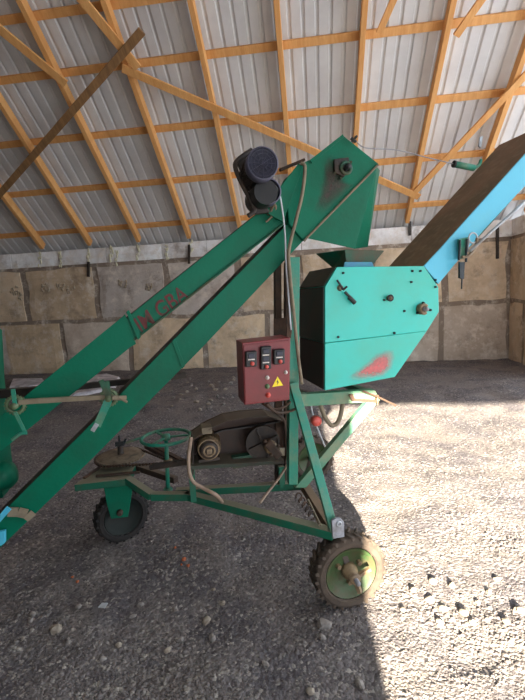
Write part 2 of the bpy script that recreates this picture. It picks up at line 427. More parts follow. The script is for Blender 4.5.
# timbers
def roofpt(x, y, off=0.): return hit(x, y, RP - RN * off, RN)
PH, RH = .045, .16           # purlin and rafter depth
ords = ['first', 'second', 'third', 'fourth', 'fifth', 'sixth', 'seventh', 'eighth', 'ninth', 'tenth', 'eleventh', 'twelfth']
def slopelen(y): return (YW - y) / math.cos(PITCHR)
rx = [W(px, 243).x for px in (139, 192, 242, 294)]
step = (rx[3] - rx[0]) / 3; base = rx[2]
xsr = [base + step * k for k in range(-8, 8)]
print('RAF', [[tuple(round(q) for q in proj(V((x, YW, ROOF0)) + RD * s - RN * .2)) for s in (0, 2.5, 4.5)] for x in xsr if XL < x < XE])
xsr = [x for x in xsr if XL < x < XE]
vis = [x for x in xsr if 20 < proj(V((x, YW, ROOF0)))[0] < 500]
RTOP = slopelen(YR) - .1
for x in xsr:
    i = vis.index(x) if x in vis else -1
    bm = B(); w = random.uniform(.072, .084); off = PH + RH / 2 + .003
    p = V((x, YW, ROOF0)) - RN * off + RD * -.05; q = V((x + random.uniform(-.02, .02), YW, ROOF0)) - RN * off + RD * RTOP
    bar(bm, p, q, w, RH, RN)
    o = link('rafter', bm, wood['orange'], bevel=.004)
    tag(o, ('sloping pine roof rafter, %s of the nine rafters counted along the wall from the left' % ords[i]) if i >= 0 else 'roof rafter beyond the nine seen above the wall', 'rafter', 'roof rafters')
# purlins: positions read along the slope
py = [217, 175, 118, 48]
ss = [(roofpt(265, y, PH) - RP).dot(RD) for y in py]
stp = (ss[3] - ss[0]) / 3
ss = [ss[0] + stp * k for k in range(0, 6)]
ss[4] = (roofpt(38, 16, PH) - RP).dot(RD); ss = ss[:5]; print('PUR', ss)
for i, s in enumerate(ss):
    p = RP + RD * s - RN * (PH / 2); bm = B()
    bar(bm, V((XL + .02, p.y, p.z)), V((XE - .05, p.y, p.z)), .11, PH, RN)
    o = link('purlin', bm, wood['orange'], bevel=.003)
    tag(o, 'horizontal pine roof batten under the metal sheets, %s up from the wall' % ords[i], 'batten', 'roof battens')
# boards nailed under the rafters
def brace(p1, p2, w, mt, label, off=None, th=.035, lift=0):
    off = (PH + RH + th / 2 + .006 + lift) if off is None else off
    a = roofpt(*p1, off); b = roofpt(*p2, off); bm = B(); bar(bm, a, b, w, th, RN)
    tag(link('brace_board', bm, wood[mt], bevel=.003), label, 'board', 'diagonal brace boards')
brace((-8, 203), (142, 31), .115, 'brown', 'weathered brown board crossing the left rafters with a free upper end', lift=.037)
brace((122, 68), (419, 197), .12, 'orange', 'long pale board slanting down to the right across the middle rafters')
brace((-10, 21), (66, 84), .13, 'orange', 'short board entering from the top left corner')
brace((534, 66), (415, 192), .11, 'orange', 'pale board rising to the right edge above the conveyor')
brace((397, -8), (379, 33), .09, 'orange', 'stub of a board leaning on a rafter at the top, right of centre')
brace((487, -8), (456, 36), .1, 'orange', 'stub of a board leaning on a rafter near the top right corner')
brace((76, -8), (138, 68), .13, 'orange', 'board joining a rafter near the top of the brown crossing board')

for (x_, y0_, y1_, lb) in ((90, 262, 277, 'dark wooden peg in the wall under the second white joint from the left'), (190, 245, 264, 'dark wooden peg in the wall above the red lettering'), (409, 222, 236, 'short dark peg in the wall left of the blue conveyor'), (496, 228, 259, 'long dark peg in the wall under the blue conveyor')):
    a, b = W(x_, y0_) + V((0, -.07, 0)), W(x_, y1_) + V((0, -.07, 0)); bm = B(); bar(bm, a, b, .05, .05, V((0, 1, 0)))
    tag(link('wall_peg', bm, dirty, bevel=.004), lb, 'peg', 'pegs in the back wall')
# pale ledge of lime and sheeting at the foot of the back wall
def sheet(pix, h, label):
    bm = B(); pts = [G(x, y) for x, y in pix]; c = sum(pts, V()) / len(pts)
    for p in pts: p.z = gh(p.x, p.y) - .01
    top = [bm.verts.new(p.lerp(c, .12) + V((0, 0, h + .02 * math.sin(i * 2.1)))) for i, p in enumerate(pts)]
    bot = [bm.verts.new(p) for p in pts]; n = len(pts)
    cv = bm.verts.new(c + V((0, 0, h * 1.3)))
    for i in range(n):
        bm.faces.new((bot[i], bot[(i + 1) % n], top[(i + 1) % n], top[i])); bm.faces.new((top[i], top[(i + 1) % n], cv))
    o = link('lime_heap', bm, white); tag(o, label, 'heap'); return o
sheet([(8, 391), (12, 383), (44, 381), (50, 388), (30, 391)], .1, 'white lime heap against the wall at the far left')
sheet([(40, 420), (52, 405), (75, 397), (104, 392), (118, 386), (96, 386), (66, 395), (50, 404)], .06, 'long white lime heap between the two elevator legs')
sheet([(70, 388), (80, 381), (108, 376), (122, 380), (116, 388), (92, 392)], .1, 'white lime heap behind the right winch')

# ------------------------------------------------------------------ the machine
root = bpy.data.objects.new('grain_cleaner', None); C.objects.link(root)
root.location = O.copy(); root.rotation_euler = (0, 0, MY); root.empty_display_size = .3
WM[root.name] = Matrix.Translation(O) @ Matrix.Rotation(MY, 4, 'Z')
tag(root, 'green mobile grain cleaning machine with elevator legs, teal sieve box and blue discharge conveyor', 'grain cleaner')
def part(name, bm, mt, parent=root, smooth=False, bevel=0., label=None):
    o = link(name, bm, mt, parent, smooth, bevel)
    if label: o['label'] = label
    return o
def bolt(parent, x, y, v, r=.008, name='bolt', mt=dsteel):
    p = M(x, y, v); bm = B(); lathe(bm, p - D * .012, D, [(0, r * .7), (.004, r), (.016, r)], 6)
    return part(name, bm, mt, parent)

# elevator legs
low = part('elevator_leg', plate([(-30, 545), (91, 424), (200, 313), (302, 209), (304, 240), (200, 350), (91, 460), (-30, 577)], .36, .56), green, bevel=.003, label='lower elevator leg, plain green')
up_ = part('elevator_leg', plate([(-30, 445), (126, 318), (268, 205), (287, 192), (287, 221), (134, 340), (-30, 472)], .37, .57), green, bevel=.003, label='upper elevator leg with dark red lettering')
part('joint_flange', plate([(-30, 441), (122, 317), (125, 314), (136, 344), (132, 346), (-30, 476)], .362, .366), green, up_, bevel=.001)
bm = B(); plate([(126, 312), (129, 310), (141, 337), (138, 340)], .352, .36, bm); part('flange_strip', bm, green, up_, bevel=.001)
bm = B(); plate([(172, 341), (175, 338), (185, 366), (182, 369)], .352, .36, bm); part('flange_strip', bm, green, low, bevel=.001)
# rims along the edges of both legs
for leg, P4 in ((low, [(-30, 545), (91, 424), (200, 313), (302, 209)]), (up_, [(-30, 445), (126, 318), (268, 205)])):
    for p, q in zip(P4, P4[1:]):
        bm = B(); a_, b_ = M(*p, .368), M(*q, .368); prism(bm, [a_, b_, b_ + Z * .004, a_ + Z * .004], D * .18); part('top_plate', bm, dirty, leg)
for leg, (a, b), v in ((up_, ((134, 340), (287, 221)), .362),):
    bm = B(); tube(bm, [M(*a, v), M(*b, v)], .006, 6, False); part('edge_rim', bm, greend, leg)
# lettering
cu_ = bpy.data.curves.new('lettering', 'FONT'); cu_.body = 'IM GBA'; cu_.size = 1; cu_.extrude = .0; cu_.offset = .012; cu_.align_x = 'LEFT'
tmp = bpy.data.objects.new('tmp_text', cu_); C.objects.link(tmp); bpy.context.view_layer.update()
tm = bpy.data.meshes.new_from_object(tmp.evaluated_get(bpy.context.evaluated_depsgraph_get())); bpy.data.objects.remove(tmp)
xsv = [v.co.x for v in tm.vertices]; ysv = [v.co.y for v in tm.vertices]; wx = max(xsv) - min(xsv); wy = max(ysv) - min(ysv); x0, y0 = min(xsv), min(ysv)
A0, A1, A3 = M(142, 333, .368), M(190, 298, .368), M(133, 319, .368)
bm = B(); bm.from_mesh(tm)
for v in bm.verts:
    s, t = (v.co.x - x0) / wx, (v.co.y - y0) / wy
    v.co = A0 + (A1 - A0) * s + (A3 - A0) * t - D * .0
for v in bm.verts: v.co -= D * .0015
part('lettering', bm, letter, up_)

# head housing
hd = part('elevator_head', plate([(286, 190), (299, 165), (311, 159), (343, 135), (379, 164), (304, 241), (289, 224)], .335, .62), green, bevel=.004)
bm = B(); plate([(262, 210), (299, 163), (303, 167), (283, 222)], .33, .345, bm); part('cheek_plate', bm, green, hd, bevel=.002)
bm = B(); prism(bm, [M(310, 160, .325), M(343, 134, .325), M(344, 137, .325), M(312, 163, .325)], D * .3); part('lid_flange', bm, green, hd, bevel=.001)
bm = B(); tube(bm, [M(378, 165, .325), M(304, 241, .325)], .006, 6, False); part('edge_rim', bm, strapm, hd)
# bearing on the head
bm = B(); plate([(334, 159), (349, 157), (351, 170), (344, 177), (335, 172)], .315, .335, bm); bg = part('bearing', bm, dirty, hd, bevel=.004)
paint_later = hd
c = M(346, 168, .31); bm = B(); ringtube(bm, c, D, .028, .009, 20); part('bearing_ring', bm, greend, bg, True)
bm = B(); cyl(bm, c - D * .04, c + D * .03, .014); part('shaft_end', bm, dsteel, bg, True)
for q in ((341, 178), (335, 173), (351, 162)):
    bm = B(); cyl(bm, M(*q, .3), M(*q, .335), .007, 6); part('bolt', bm, greend, bg)
bm = B(); cyl(bm, M(352, 141, .32), M(357, 136, .28), .006, 6); cyl(bm, M(351, 138, .3), M(356, 142, .3), .008, 6); part('wing_nut', bm, dsteel, hd)
# spout
f0 = [M(377, 166, .34), M(304, 240, .34)]
bf = [M(306, 238, .42), M(355, 249, .42)]
bb = [M(318, 236, .6), M(368, 247, .6)]; tb = [M(380, 170, .6), M(318, 226, .6)]
bm = B(); vs = [bm.verts.new(p) for p in (f0[0], f0[1], bf[0], bf[1], tb[0], tb[1], bb[0], bb[1])]
for f in ((0, 1, 2, 3), (0, 3, 7, 4), (1, 5, 6, 2), (3, 2, 6, 7), (0, 4, 5, 1), (4, 7, 6, 5)): bm.faces.new([vs[i] for i in f])
part('spout', bm, green, bevel=.003)
# inlet funnel
bm = B(); T = [M(345, 250, .4), M(384, 251, .4)]; bt = [M(347, 267, .42), M(371, 267, .42)]
T2 = [M(316, 254, .62), M(366, 253, .62)]; b2 = [M(333, 268, .6), M(360, 268, .6)]
vs = [bm.verts.new(p) for p in (*T, *bt, *T2, *b2)]
for f in ((0, 1, 3, 2), (0, 2, 6, 4), (1, 5, 7, 3), (4, 6, 7, 5)): bm.faces.new([vs[i] for i in f])
o = part('inlet_funnel', bm, greend); s = o.modifiers.new('thick', 'SOLIDIFY'); s.thickness = .006
bm = B(); plate([(345, 262), (372, 262), (374, 267), (344, 267)], .39, .4, bm); part('funnel_collar', bm, mat('blue_sealant', (74, 140, 176), (60, 170, 160), .5, scale=30), o)

# sieve box
VB0, VB1 = .30, .74
sb = part('sieve_box', plate([(337, 267), (424, 266), (438.5, 287), (439, 312), (427, 331), (325, 343), (325, 287)], VB0, VB1), teal, bevel=.003)
lp = part('lower_panel', plate([(325, 343.5), (427, 331), (395, 377), (325, 390.5)], VB0 - .004, VB1 - .01), teal, sb, bevel=.003)
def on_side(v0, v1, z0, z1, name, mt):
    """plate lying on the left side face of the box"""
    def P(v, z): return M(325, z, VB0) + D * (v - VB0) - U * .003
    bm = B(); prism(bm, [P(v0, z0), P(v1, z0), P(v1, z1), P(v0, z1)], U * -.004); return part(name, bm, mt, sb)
zt, zs, zl = 287, 343, 390
on_side(VB0 + .01, VB1 - .02, zs, zt, 'side_panel', mat('side_dark_green', (12, 42, 34), (40, 42, 32), .5, scale=5, amt=.8))  # thin sheets make the left face darker than the teal: green above, brown below
on_side(VB0 + .01, VB1 - .03, zl - .5, zs + .5, 'side_panel', mat('side_dark_brown', (48, 32, 28), (40, 40, 32), .7, scale=6, amt=.8))
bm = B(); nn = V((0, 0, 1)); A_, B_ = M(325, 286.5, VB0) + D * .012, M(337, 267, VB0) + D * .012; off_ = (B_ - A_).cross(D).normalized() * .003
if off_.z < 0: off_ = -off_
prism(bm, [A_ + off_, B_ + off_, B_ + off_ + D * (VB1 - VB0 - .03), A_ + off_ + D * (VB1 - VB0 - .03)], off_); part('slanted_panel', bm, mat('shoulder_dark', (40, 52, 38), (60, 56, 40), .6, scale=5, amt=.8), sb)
# red sprayed spot: an irregular thin paint film on the lower panel
def paint_spot(parent, cx, cy, pts, v, mt, name, soft=6):
    mt2 = bpy.data.materials.new(name + '_film'); mt2.use_nodes = True; nt = mt2.node_tree; b = nt.nodes['Principled BSDF']; b.inputs['Base Color'].default_value = lin(mt); b.inputs['Roughness'].default_value = .5
    a = nt.nodes.new('ShaderNodeVertexColor'); a.layer_name = 'cover'
    n = nt.nodes.new('ShaderNodeTexNoise'); n.inputs['Scale'].default_value = 60; tcn = nt.nodes.new('ShaderNodeTexCoord'); nt.links.new(tcn.outputs['Object'], n.inputs['Vector'])
    mu = nt.nodes.new('ShaderNodeMath'); mu.operation = 'MULTIPLY'; nt.links.new(a.outputs['Color'], mu.inputs[0])
    r = nt.nodes.new('ShaderNodeMapRange'); r.inputs[1].default_value = .2; r.inputs[2].default_value = .8; r.inputs[3].default_value = .5; r.inputs[4].default_value = 1; nt.links.new(n.outputs['Fac'], r.inputs[0])
    nt.links.new(r.outputs[0], mu.inputs[1]); nt.links.new(mu.outputs[0], b.inputs['Alpha'])
    bm = B(); cl = bm.loops.layers.color.new('cover'); rings = []
    for k in range(6):
        t = k / 5; rings.append(([bm.verts.new(M(cx + (x - cx) * max(t, .02), cy + (y - cy) * max(t, .02), v)) for x, y in pts], max(0, (1 - t ** 3)) * 1.0))
    n_ = len(pts)
    for (r1, c1), (r2, c2) in zip(rings, rings[1:]):
        for i in range(n_):
            f = bm.faces.new((r1[i], r1[(i + 1) % n_], r2[(i + 1) % n_], r2[i]))
            for l in f.loops: c_ = c1 if l.vert in r1 else c2; l[cl] = (c_, c_, c_, 1)
    return part(name, bm, mt2, parent)
paint_spot(lp, 379, 366, [(396, 356), (394, 350), (386, 349), (376, 353), (368, 361), (356, 370), (346, 378), (352, 381), (368, 380), (384, 377), (393, 368)], VB0 - .0062, (226, 96, 100), 'red_spray_mark')
paint_spot(hd, 333, 184, [(328, 152), (338, 156), (346, 180), (356, 186), (340, 202), (322, 216), (312, 214), (318, 196), (322, 176), (322, 162)], .3335, (62, 46, 36), 'grease_stain')
# fittings on the box
def fitting(x, y, r, name, mt=alu):
    c = M(x, y, VB0); bm = B(); lathe(bm, c - D * .03, D, [(0, r * .5), (.008, r * .95), (.02, r), (.03, r * 1.15)], 14); f = part(name, bm, mt, sb, True)
    return c, f
bm = B(); tube(bm, [M(337, 280, VB0 - .02), M(343, 289, VB0 - .02)], .006, 8, False); lv = part('locking_lever', bm, dsteel, sb)
bm = B(); tube(bm, [M(343, 290, VB0 - .025), M(347, 286.5, VB0 - .025)], .006, 8, False); part('lever_pin', bm, dsteel, lv)
bm = B(); tube(bm, [M(345, 292, VB0 - .02), M(350, 297, VB0 - .02)], .008, 8, False); part('lever_pin', bm, dsteel, lv)
bm = B(); tube(bm, [M(349, 297, VB0 - .02), M(355, 303, VB0 - .02)], .012, 10, False); part('lever_grip', bm, black, lv)
bm = B(); lathe(bm, M(340, 288, VB0) - D * .02, D, [(0, .012), (.02, .018)], 12); part('lever_washer', bm, alu, lv)
c, f = fitting(388.5, 298, .013, 'shaft_bearing')
bm = B(); ringtube(bm, c - D * .022, D, .015, .005, 14, 6); part('bearing_ring', bm, dsteel, f, True)
for q in ((384, 300), (392, 299)): bolt(f, *q, VB0, .006)
c, f = fitting(421, 309, .028, 'shaft_bearing')
bm = B(); ringtube(bm, c - D * .03, D, .024, .009, 16, 6, 40, 300); part('bearing_ring', bm, alu, f, True)
bm = B(); cyl(bm, c - D * .06 , c + D * .01, .012); part('shaft_end', bm, greym, f, True)
for q in ((423, 303), (430, 310), (417, 313)): bolt(f, *q, VB0, .008)
for q in ((412, 271), (420, 271), (411, 282), (435, 280), (435, 287), (343, 273), (338, 337), (394, 333), (404, 311)): bolt(sb, *q, VB0, .007)

# discharge conveyor
cv = part('discharge_conveyor', plate([(424, 266), (440, 249), (560, 115), (563, 145), (525, 186), (483, 231), (438.5, 284)], VB0 - .002, VB0 + .01), cyan, bevel=.002)
bm = B(); v1 = VB0 + .46
P_ = [M(424, 267, VB0), M(581, 92, VB0)]
lo_, hi_ = 0., 1.
for _ in range(40):
    mid = (lo_ + hi_) / 2
    if proj(P_[0].lerp(P_[1], mid) + D * .475)[0] < 498: lo_ = mid
    else: hi_ = mid
P_[1] = P_[0].lerp(P_[1], lo_); ev = (P_[1] - P_[0]).normalized(); print('CONV END', proj(P_[1]), lo_)
nrm = (P_[1] - P_[0]).cross(D).normalized()
if nrm.z < 0: nrm = -nrm
prism(bm, [P_[0] - nrm * .012, P_[1] - nrm * .012, P_[1] - nrm * .012 + D * .475, P_[0] - nrm * .012 + D * .475], nrm * -.02 )
part('belt_cover', bm, belt, cv, label='dusty brown upper face of the conveyor')
bm = B(); e_ = D * .463; prism(bm, [P_[0] + e_ - nrm * .034, P_[1] + e_ - nrm * .034, P_[1] + e_ - nrm * .16, P_[0] + e_ - nrm * .16], D * .012); part('side_wall', bm, cyan, cv)
bm = B(); prism(bm, [P_[0] - nrm * .12, P_[1] - nrm * .12, P_[1] - nrm * .12 + D * .475, P_[0] - nrm * .12 + D * .475], nrm * -.01); part('floor_plate', bm, greend, cv)
# handle and bracket on the belt face, spring wire
bm = B(); tube(bm, [M(454, 164, .42), M(474, 168, .42)], .018, 10, False); h = part('tension_handle', bm, teal2, cv, True)
bm = B(); tube(bm, [M(474, 168, .42), M(479, 165, .43), M(481, 160, .44)], .01, 8); part('handle_hook', bm, teal2, h, True)
bm = B(); lathe(bm, M(453.4, 163.9, .42) , M(474, 168, .42) - M(454, 164, .42), [(0, .02), (.01, .02)], 12); part('handle_ferrule', bm, dsteel, h)
bm = B(); tube(bm, [M(356, 141, .34), M(366, 148, .36), (M(396, 150, .38)), M(425, 157, .4), M(454, 164, .42)], .003, 6); part('pull_wire', bm, greym)
bm = B(); plate([(480, 137), (483, 136), (482, 144), (481, 148), (479, 146)], .6, .61, bm); part('bracket', bm, galv, cv)
# turnbuckle, ring and tie rod hanging off the conveyor side
bm = B(); plate([(459, 239), (468, 237), (467, 258), (460, 259)], .27, .285, bm); tb_ = part('latch', bm, teal2, cv)
bm = B(); tube(bm, [M(460, 240, .255), M(459, 260, .255)], .007, 8, False); tube(bm, [M(467, 239, .255), M(466, 262, .255)], .007, 8, False); part('latch_rod', bm, dsteel, tb_)
bm = B(); plate([(460, 262), (465, 262), (464, 279), (460, 278)], .25, .265, bm); part('latch_body', bm, dsteel, tb_)
bm = B(); tube(bm, [M(462, 278, .257), M(461.5, 289, .257)], .004, 6, False); part('latch_tail', bm, dsteel, tb_)
bm = B(); c = M(473, 238, .26); ringtube(bm, c, D, .028, .005, 20, 6); tube(bm, [M(469, 240, .26), M(468, 252, .26)], .004, 6, False); part('shackle', bm, galv, tb_, True)
bm = B(); tube(bm, [M(477, 238, .26), M(475, 248, .255), M(468, 256, .25), M(462, 257, .25)], .008, 8); part('shackle_clamp', bm, alu, tb_, True)
bm = B(); tube(bm, [M(470, 251, .25), M(560, 170, .25)], .009, 8, False); part('tie_rod', bm, galv, cv, True)

# posts and frame under the box
post = part('post', plate([(290, 257), (300, 257), (298, 485), (289, 485)], .31, .36), teal2, bevel=.003, label='front teal post')
part('post', plate([(275, 262), (281.5, 262), (283, 490), (276, 490)], .66, .7), rust, bevel=.003, label='dark brown rear post')
part('post', plate([(285.5, 262), (291, 262), (290, 480), (285, 480)], .62, .66), rust, bevel=.003, label='dark brown rear post close to the teal one')
part('gusset_plate', plate([(274, 319), (291, 317), (291, 341), (274, 341)], .6, .612), rust, bevel=.002)
bm = B(); plate([(299, 394.5), (375, 390), (380, 399), (372, 402), (299, 407)], .33, .38, bm); part('cross_beam', bm, teald, bevel=.003)
bm = B(); plate([(299, 397), (376, 392), (378, 396), (299, 402)], .66, .7, bm); part('cross_beam', bm, greend, bevel=.003)
for x_ in (303, 372):
    bm = B(); bar(bm, M(x_, 396, .34), M(x_, 396, .34) + D * .36, .04, .04); part('cross_tie', bm, greend, bevel=.003)
part('diagonal_strut', plate([(370, 399), (381, 399), (306, 488), (295, 488)], .335, .375), teald, bevel=.003)
a, b = M(293, 383, .285), M(334, 531, .03)
bm = B(); bar(bm, a, b, .045, .03, D); part('diagonal_strut', bm, teal2, bevel=.003, label='blue-teal strut running down to the near wheel')
bm = B(); plate([(332, 521), (336, 518.5), (341, 518.5), (344, 522), (344.5, 537), (333, 539)], .0, .015, bm); pl = part('lug_plate', bm, greym, bevel=.002)
bm = B(); c = M(339, 524, -.002); ringtube(bm, c, D, .012, .004, 14, 6); part('lug_eye', bm, galv, pl, True)
bm = B(); plate([(349, 395), (353, 394), (355, 399), (376, 400), (377, 395), (379, 395), (379, 403), (352, 401)], .31, .322, bm); part('stop_bracket', bm, rust)
bm = B(); tube(bm, [M(363, 391, .3), M(378, 397, .3), M(396, 405.5, .3)], .006, 6, False); part('loose_rod', bm, rust)
bm = B(); tube(bm, [M(377.5, 397, .3), M(377.5, 405, .3)], .004, 6, False); part('cotter', bm, alu)

# chassis rails (they lie level, so points are taken at their own height)
ZR = .385
n1, n2 = G(152, 496, ZR), G(190, 496, ZR)
bm = B(); bar(bm, n1, n2, .05, .045); part('chassis_rail', bm, frame, bevel=.003)
bm = B(); bar(bm, G(186, 495, ZR), G(334, 534, ZR), .055, .045); part('chassis_rail', bm, frame, bevel=.003, label='near rail slanting out to the wheel')
bm = B(); bar(bm, G(176, 492, ZR), G(302, 485, ZR), .05, .045); part('chassis_rail', bm, frame, bevel=.003, label='far rail')
a, b = G(303, 484, ZR), G(333, 531, ZR); bm = B(); bar(bm, a, b, .05, .05); part('axle_beam', bm, add_dust(mat('axle_brown', (112, 84, 62), (78, 60, 48), .8, scale=9, amt=.8), (150, 130, 108), .6), bevel=.003)
g1 = G(128, 480, .445)
bm = B(); bar(bm, g1 + (g1 - n1) * .02, n1, .05, .045); part('goose_neck', bm, frame, bevel=.003)
# steering platform: a dusty tray over the castor wheel
q = [G(74, 485, .46), G(128, 479, .46), G(136, 465, .46), G(98, 467, .46)]
bm = B(); prism(bm, q, Z * -.045); tray = part('steering_tray', bm, frame, bevel=.003)
bm = B(); bar(bm, G(84, 478, .468), G(100, 467, .468), .02, .012); bar(bm, G(96, 476, .47), G(140, 472, .47), .02, .012); part('tray_strip', bm, rust, tray)
a, b = G(134, 466, .44), G(190, 489, .4); bm = B(); bar(bm, a, G(176, 480, .42), .04, .04); part('rear_rail', bm, guard, bevel=.003)

# wheels
def wheel(c, axis, r, w, name, tm_, rimm, label, lugs=26, front=True):
    a, s, t = frame_of(axis); bm = B()
    prof = [(-w * .42, r * .74), (-w * .5, r * .78), (-w * .5, r * .88), (-w * .4, r * .96), (-w * .15, r * .985), (w * .15, r * .985), (w * .4, r * .96), (w * .5, r * .88), (w * .5, r * .76), (w * .42, r * .72)]
    lathe(bm, c, axis, prof, 48, cap=False)
    for k in range(lugs):
        for sgn in (-1, 1):
            an = 2 * math.pi * (k + (.5 if sgn > 0 else 0)) / lugs
            d = s * math.cos(an) + t * math.sin(an); tg = -s * math.sin(an) + t * math.cos(an)
            p = c + d * (r * .965) + a * (sgn * w * .25)
            tt = (tg * .5 + a * sgn * .9).normalized()
            bar(bm, p - tt * w * .26, p + tt * w * .24, r * .075, r * .09, d)
    wh = part(name, bm, tm_, smooth=False, label=label)
    for f in wh.data.polygons: f.use_smooth = len(f.vertices) == 4 and f.area > .0006
    bm = B(); lathe(bm, c, axis, [(-w * .42, r * .76), (-w * .44, r * .73), (-w * .34, r * .70), (-w * .18, r * .56), (-w * .1, r * .2), (-w * .1, .001)], 40, cap=False)
    lathe(bm, c, axis, [(w * .42, r * .70), (w * .3, r * .6), (w * .1, r * .5), (w * .1, .001)], 40, cap=False)
    rim = part('rim', bm, rimm, wh, True)
    return wh, rim, a, s, t
def put_wheel(cx, cy, v, r, w, *rest, **k):
    c = M(cx, cy, v); c.z = gh(c.x, c.y) + r - .006; return (c,) + wheel(c, -D, r, w, *rest, **k)
wc = M(347.5, 570, .0); gz = gh(wc.x, wc.y); rr = .192
wc = wc + D * .05
wc_, wh, rim, a, s, t = put_wheel(347.5, 570, .035, rr, .115, 'wheel', tread, wheelg, 'near dusty treaded wheel with a green rim')
# the lathe's axis points to the viewer (-D)
face = wc_ - D * .02
bm = B(); lathe(bm, face, -D, [(-.02, .045), (.02, .04), (.03, .03), (.075, .028), (.08, .02)], 18); part('hub', bm, alu, rim, True)
bm = B(); cyl(bm, face - D * .05, face - D * .11, .012); part('axle_end', bm, greym, rim, True)
bm = B(); bar(bm, face - D * .06 + V((0, 0, -.0)), face - D * .065 + U * .085 + Z * .035, .018, .018); part('hub_lever', bm, alu, rim)
bm = B(); bar(bm, face - D * .06, face - D * .08 + U * .02 - Z * .07, .02, .02); part('hub_lever', bm, alu, rim)
for k in range(3):
    an = R(30 + 120 * k); p = face + (U * math.cos(an) + Z * math.sin(an)) * .065
    bm = B(); lathe(bm, p, -D, [(-.01, .014), (.012, .012)], 6); part('wheel_nut', bm, alu, rim)
bm = B(); bar(bm, wc_ - D * .01 + V((0, 0, 0)), M(336, 532, .06), .03, .03, U); bar(bm, M(336, 532, .1), wc_ + D * .11, .035, .035, U); bar(bm, wc_ + D * .13, wc_ - D * .02, .03, .03); part('stub_axle', bm, dirty, bevel=.002)
# far wheel
fc = G(312, 476); r2 = rr
c2 = V((fc.x, fc.y, gh(fc.x, fc.y) + r2 - .012)) ; wheel(c2, -D, r2, .115, 'wheel', tread, wheelg, 'far wheel behind the front post')
bm = B(); cyl(bm, c2, G(303, 484, ZR) + V((0, .05, -.05)), .02); part('stub_axle', bm, dirty)
# castor wheel with fork
cp = G(122, 536); r3 = .15; dd = (cp - CAM); c3 = M(121, 510, (cp - O).dot(D)); r3 = .178; c3.z = gh(c3.x, c3.y) + r3 - .006
AX = (D * .92 + U * -.38).normalized()
wheel(c3, -AX, r3, .1, 'wheel', tyred, mat('rim_dark', (20, 28, 24), (34, 28, 24), .8, scale=12), 'dark steered wheel under the tray', lugs=22)
vf = (c3 - O).dot(D) - .09
fk = part('fork', plate([(103, 484), (133, 483), (131, 500), (128, 517), (111, 519), (107, 505)], vf, vf + .014), green, bevel=.003)
bm = B(); lathe(bm, M(120, 512, vf) - D * .03, D, [(0, .012), (.01, .02), (.13, .02)], 12); part('fork_axle', bm, dirty, fk)
part('fork', plate([(104, 484), (134, 483), (129, 512), (112, 513)], vf + .2, vf + .214), greend, bevel=.003, label='far cheek of the fork')
bm = B(); bar(bm, M(118, 486, vf) , M(118, 486, vf) + D * .2, .16, .02); part('fork_crown', bm, green, fk)

# steering gear on the tray
cdz = .50; cd = G(121, 457, cdz)
bm = B(); n = 46; rD = .115
rD = (G(144, 457, cdz) - G(99, 457, cdz)).length / 2
pts = []
for k in range(n * 2):
    an = math.pi * k / n; rr_ = rD * (1 if k % 2 else .955); pts.append(cd + V((math.cos(an) * rr_, math.sin(an) * rr_, 0)))
prism(bm, pts, Z * .012); dk = part('steering_sprocket', bm, discm)
bm = B(); lathe(bm, cd + Z * .012, Z, [(0, rD * .9), (.008, rD * .84), (.012, rD * .3), (.014, .001)], 32, cap=False); part('sprocket_face', bm, discm, dk, True)
bm = B(); lathe(bm, cd + Z * -.05, Z, [(0, .03), (.07, .03), (.075, .022), (.13, .018)], 14); hubb = part('sprocket_hub', bm, dirty, dk, True)
bm = B(); tube(bm, [cd + Z * .09, G(146, 436, .6)], .009, 8, False); part('steering_arm', bm, greend)
bm = B(); bar(bm, cd + Z * .10 + U * -.03, cd + Z * .1 + U * .03, .02, .03); cyl(bm, cd + Z * .08, cd + Z * .16, .007, 6); cyl(bm, cd + Z * .09 + U * .03, cd + Z * .13 + U * .045, .007, 6); part('hub_clamp', bm, dsteel, dk)
# chain from the sprocket to the steering column
colb = G(168, 490, ZR); colt = M(166, 437, (colb - O).dot(D))
def chain(bm, p, q, n, r=.006):
    for k in range(n):
        a_ = p.lerp(q, k / n); b_ = p.lerp(q, (k + .8) / n)
        if k % 2: bar(bm, a_, b_, .014, .01)
        else: bar(bm, a_, b_, .01, .016)
bm = B(); e1 = M(168, 462, (colb - O).dot(D))
tq = cd + V((0, -rD, .004)); chain(bm, tq, e1 + V((0, -.02, 0)), 34); part('chain', bm, rust, label='near run of the steering chain')
bm = B(); chain(bm, cd + V((rD * .3, rD * .96, .004)), e1 + V((0, .02, 0)), 30); part('chain', bm, rust, label='far run of the steering chain')
bm = B()
arc = [cd + V((math.cos(R(an)) * rD * 1.02, math.sin(R(an)) * rD * 1.02, .004)) for an in range(270, 80, -8)]
for p, q in zip(arc, arc[1:]): bar(bm, p, p.lerp(q, .8), .014, .014)
part('chain', bm, rust, label='chain wrapped round the sprocket')
bm = B(); cyl(bm, colb, colt, .013, 12); col = part('steering_column', bm, teal2, smooth=True, label='bright teal steering column')
bm = B(); lathe(bm, e1 - Z * .02, Z, [(0, .02), (.01, .03), (.03, .03), (.04, .02)], 16); part('column_pinion', bm, strapm, col)
bm = B(); lathe(bm, colb, Z, [(0, .03), (.01, .028), (.014, .014)], 16); part('column_foot', bm, teal2, col)
rS = (G(188, 435, colt.z) - G(143, 435, colt.z)).length / 2
bm = B(); ringtube(bm, colt, Z, rS, .011, 40, 8); sw = part('steering_wheel', bm, teal2, smooth=True)
for k in range(3):
    an = R(15 + 120 * k); bm = B(); bar(bm, colt, colt + V((math.cos(an), math.sin(an), 0)) * rS, .02, .008); part('spoke', bm, teal2, sw)
bm = B(); lathe(bm, colt - Z * .015, Z, [(0, .03), (.03, .026), (.034, .012)], 16); part('wheel_hub', bm, teal2, sw, True)
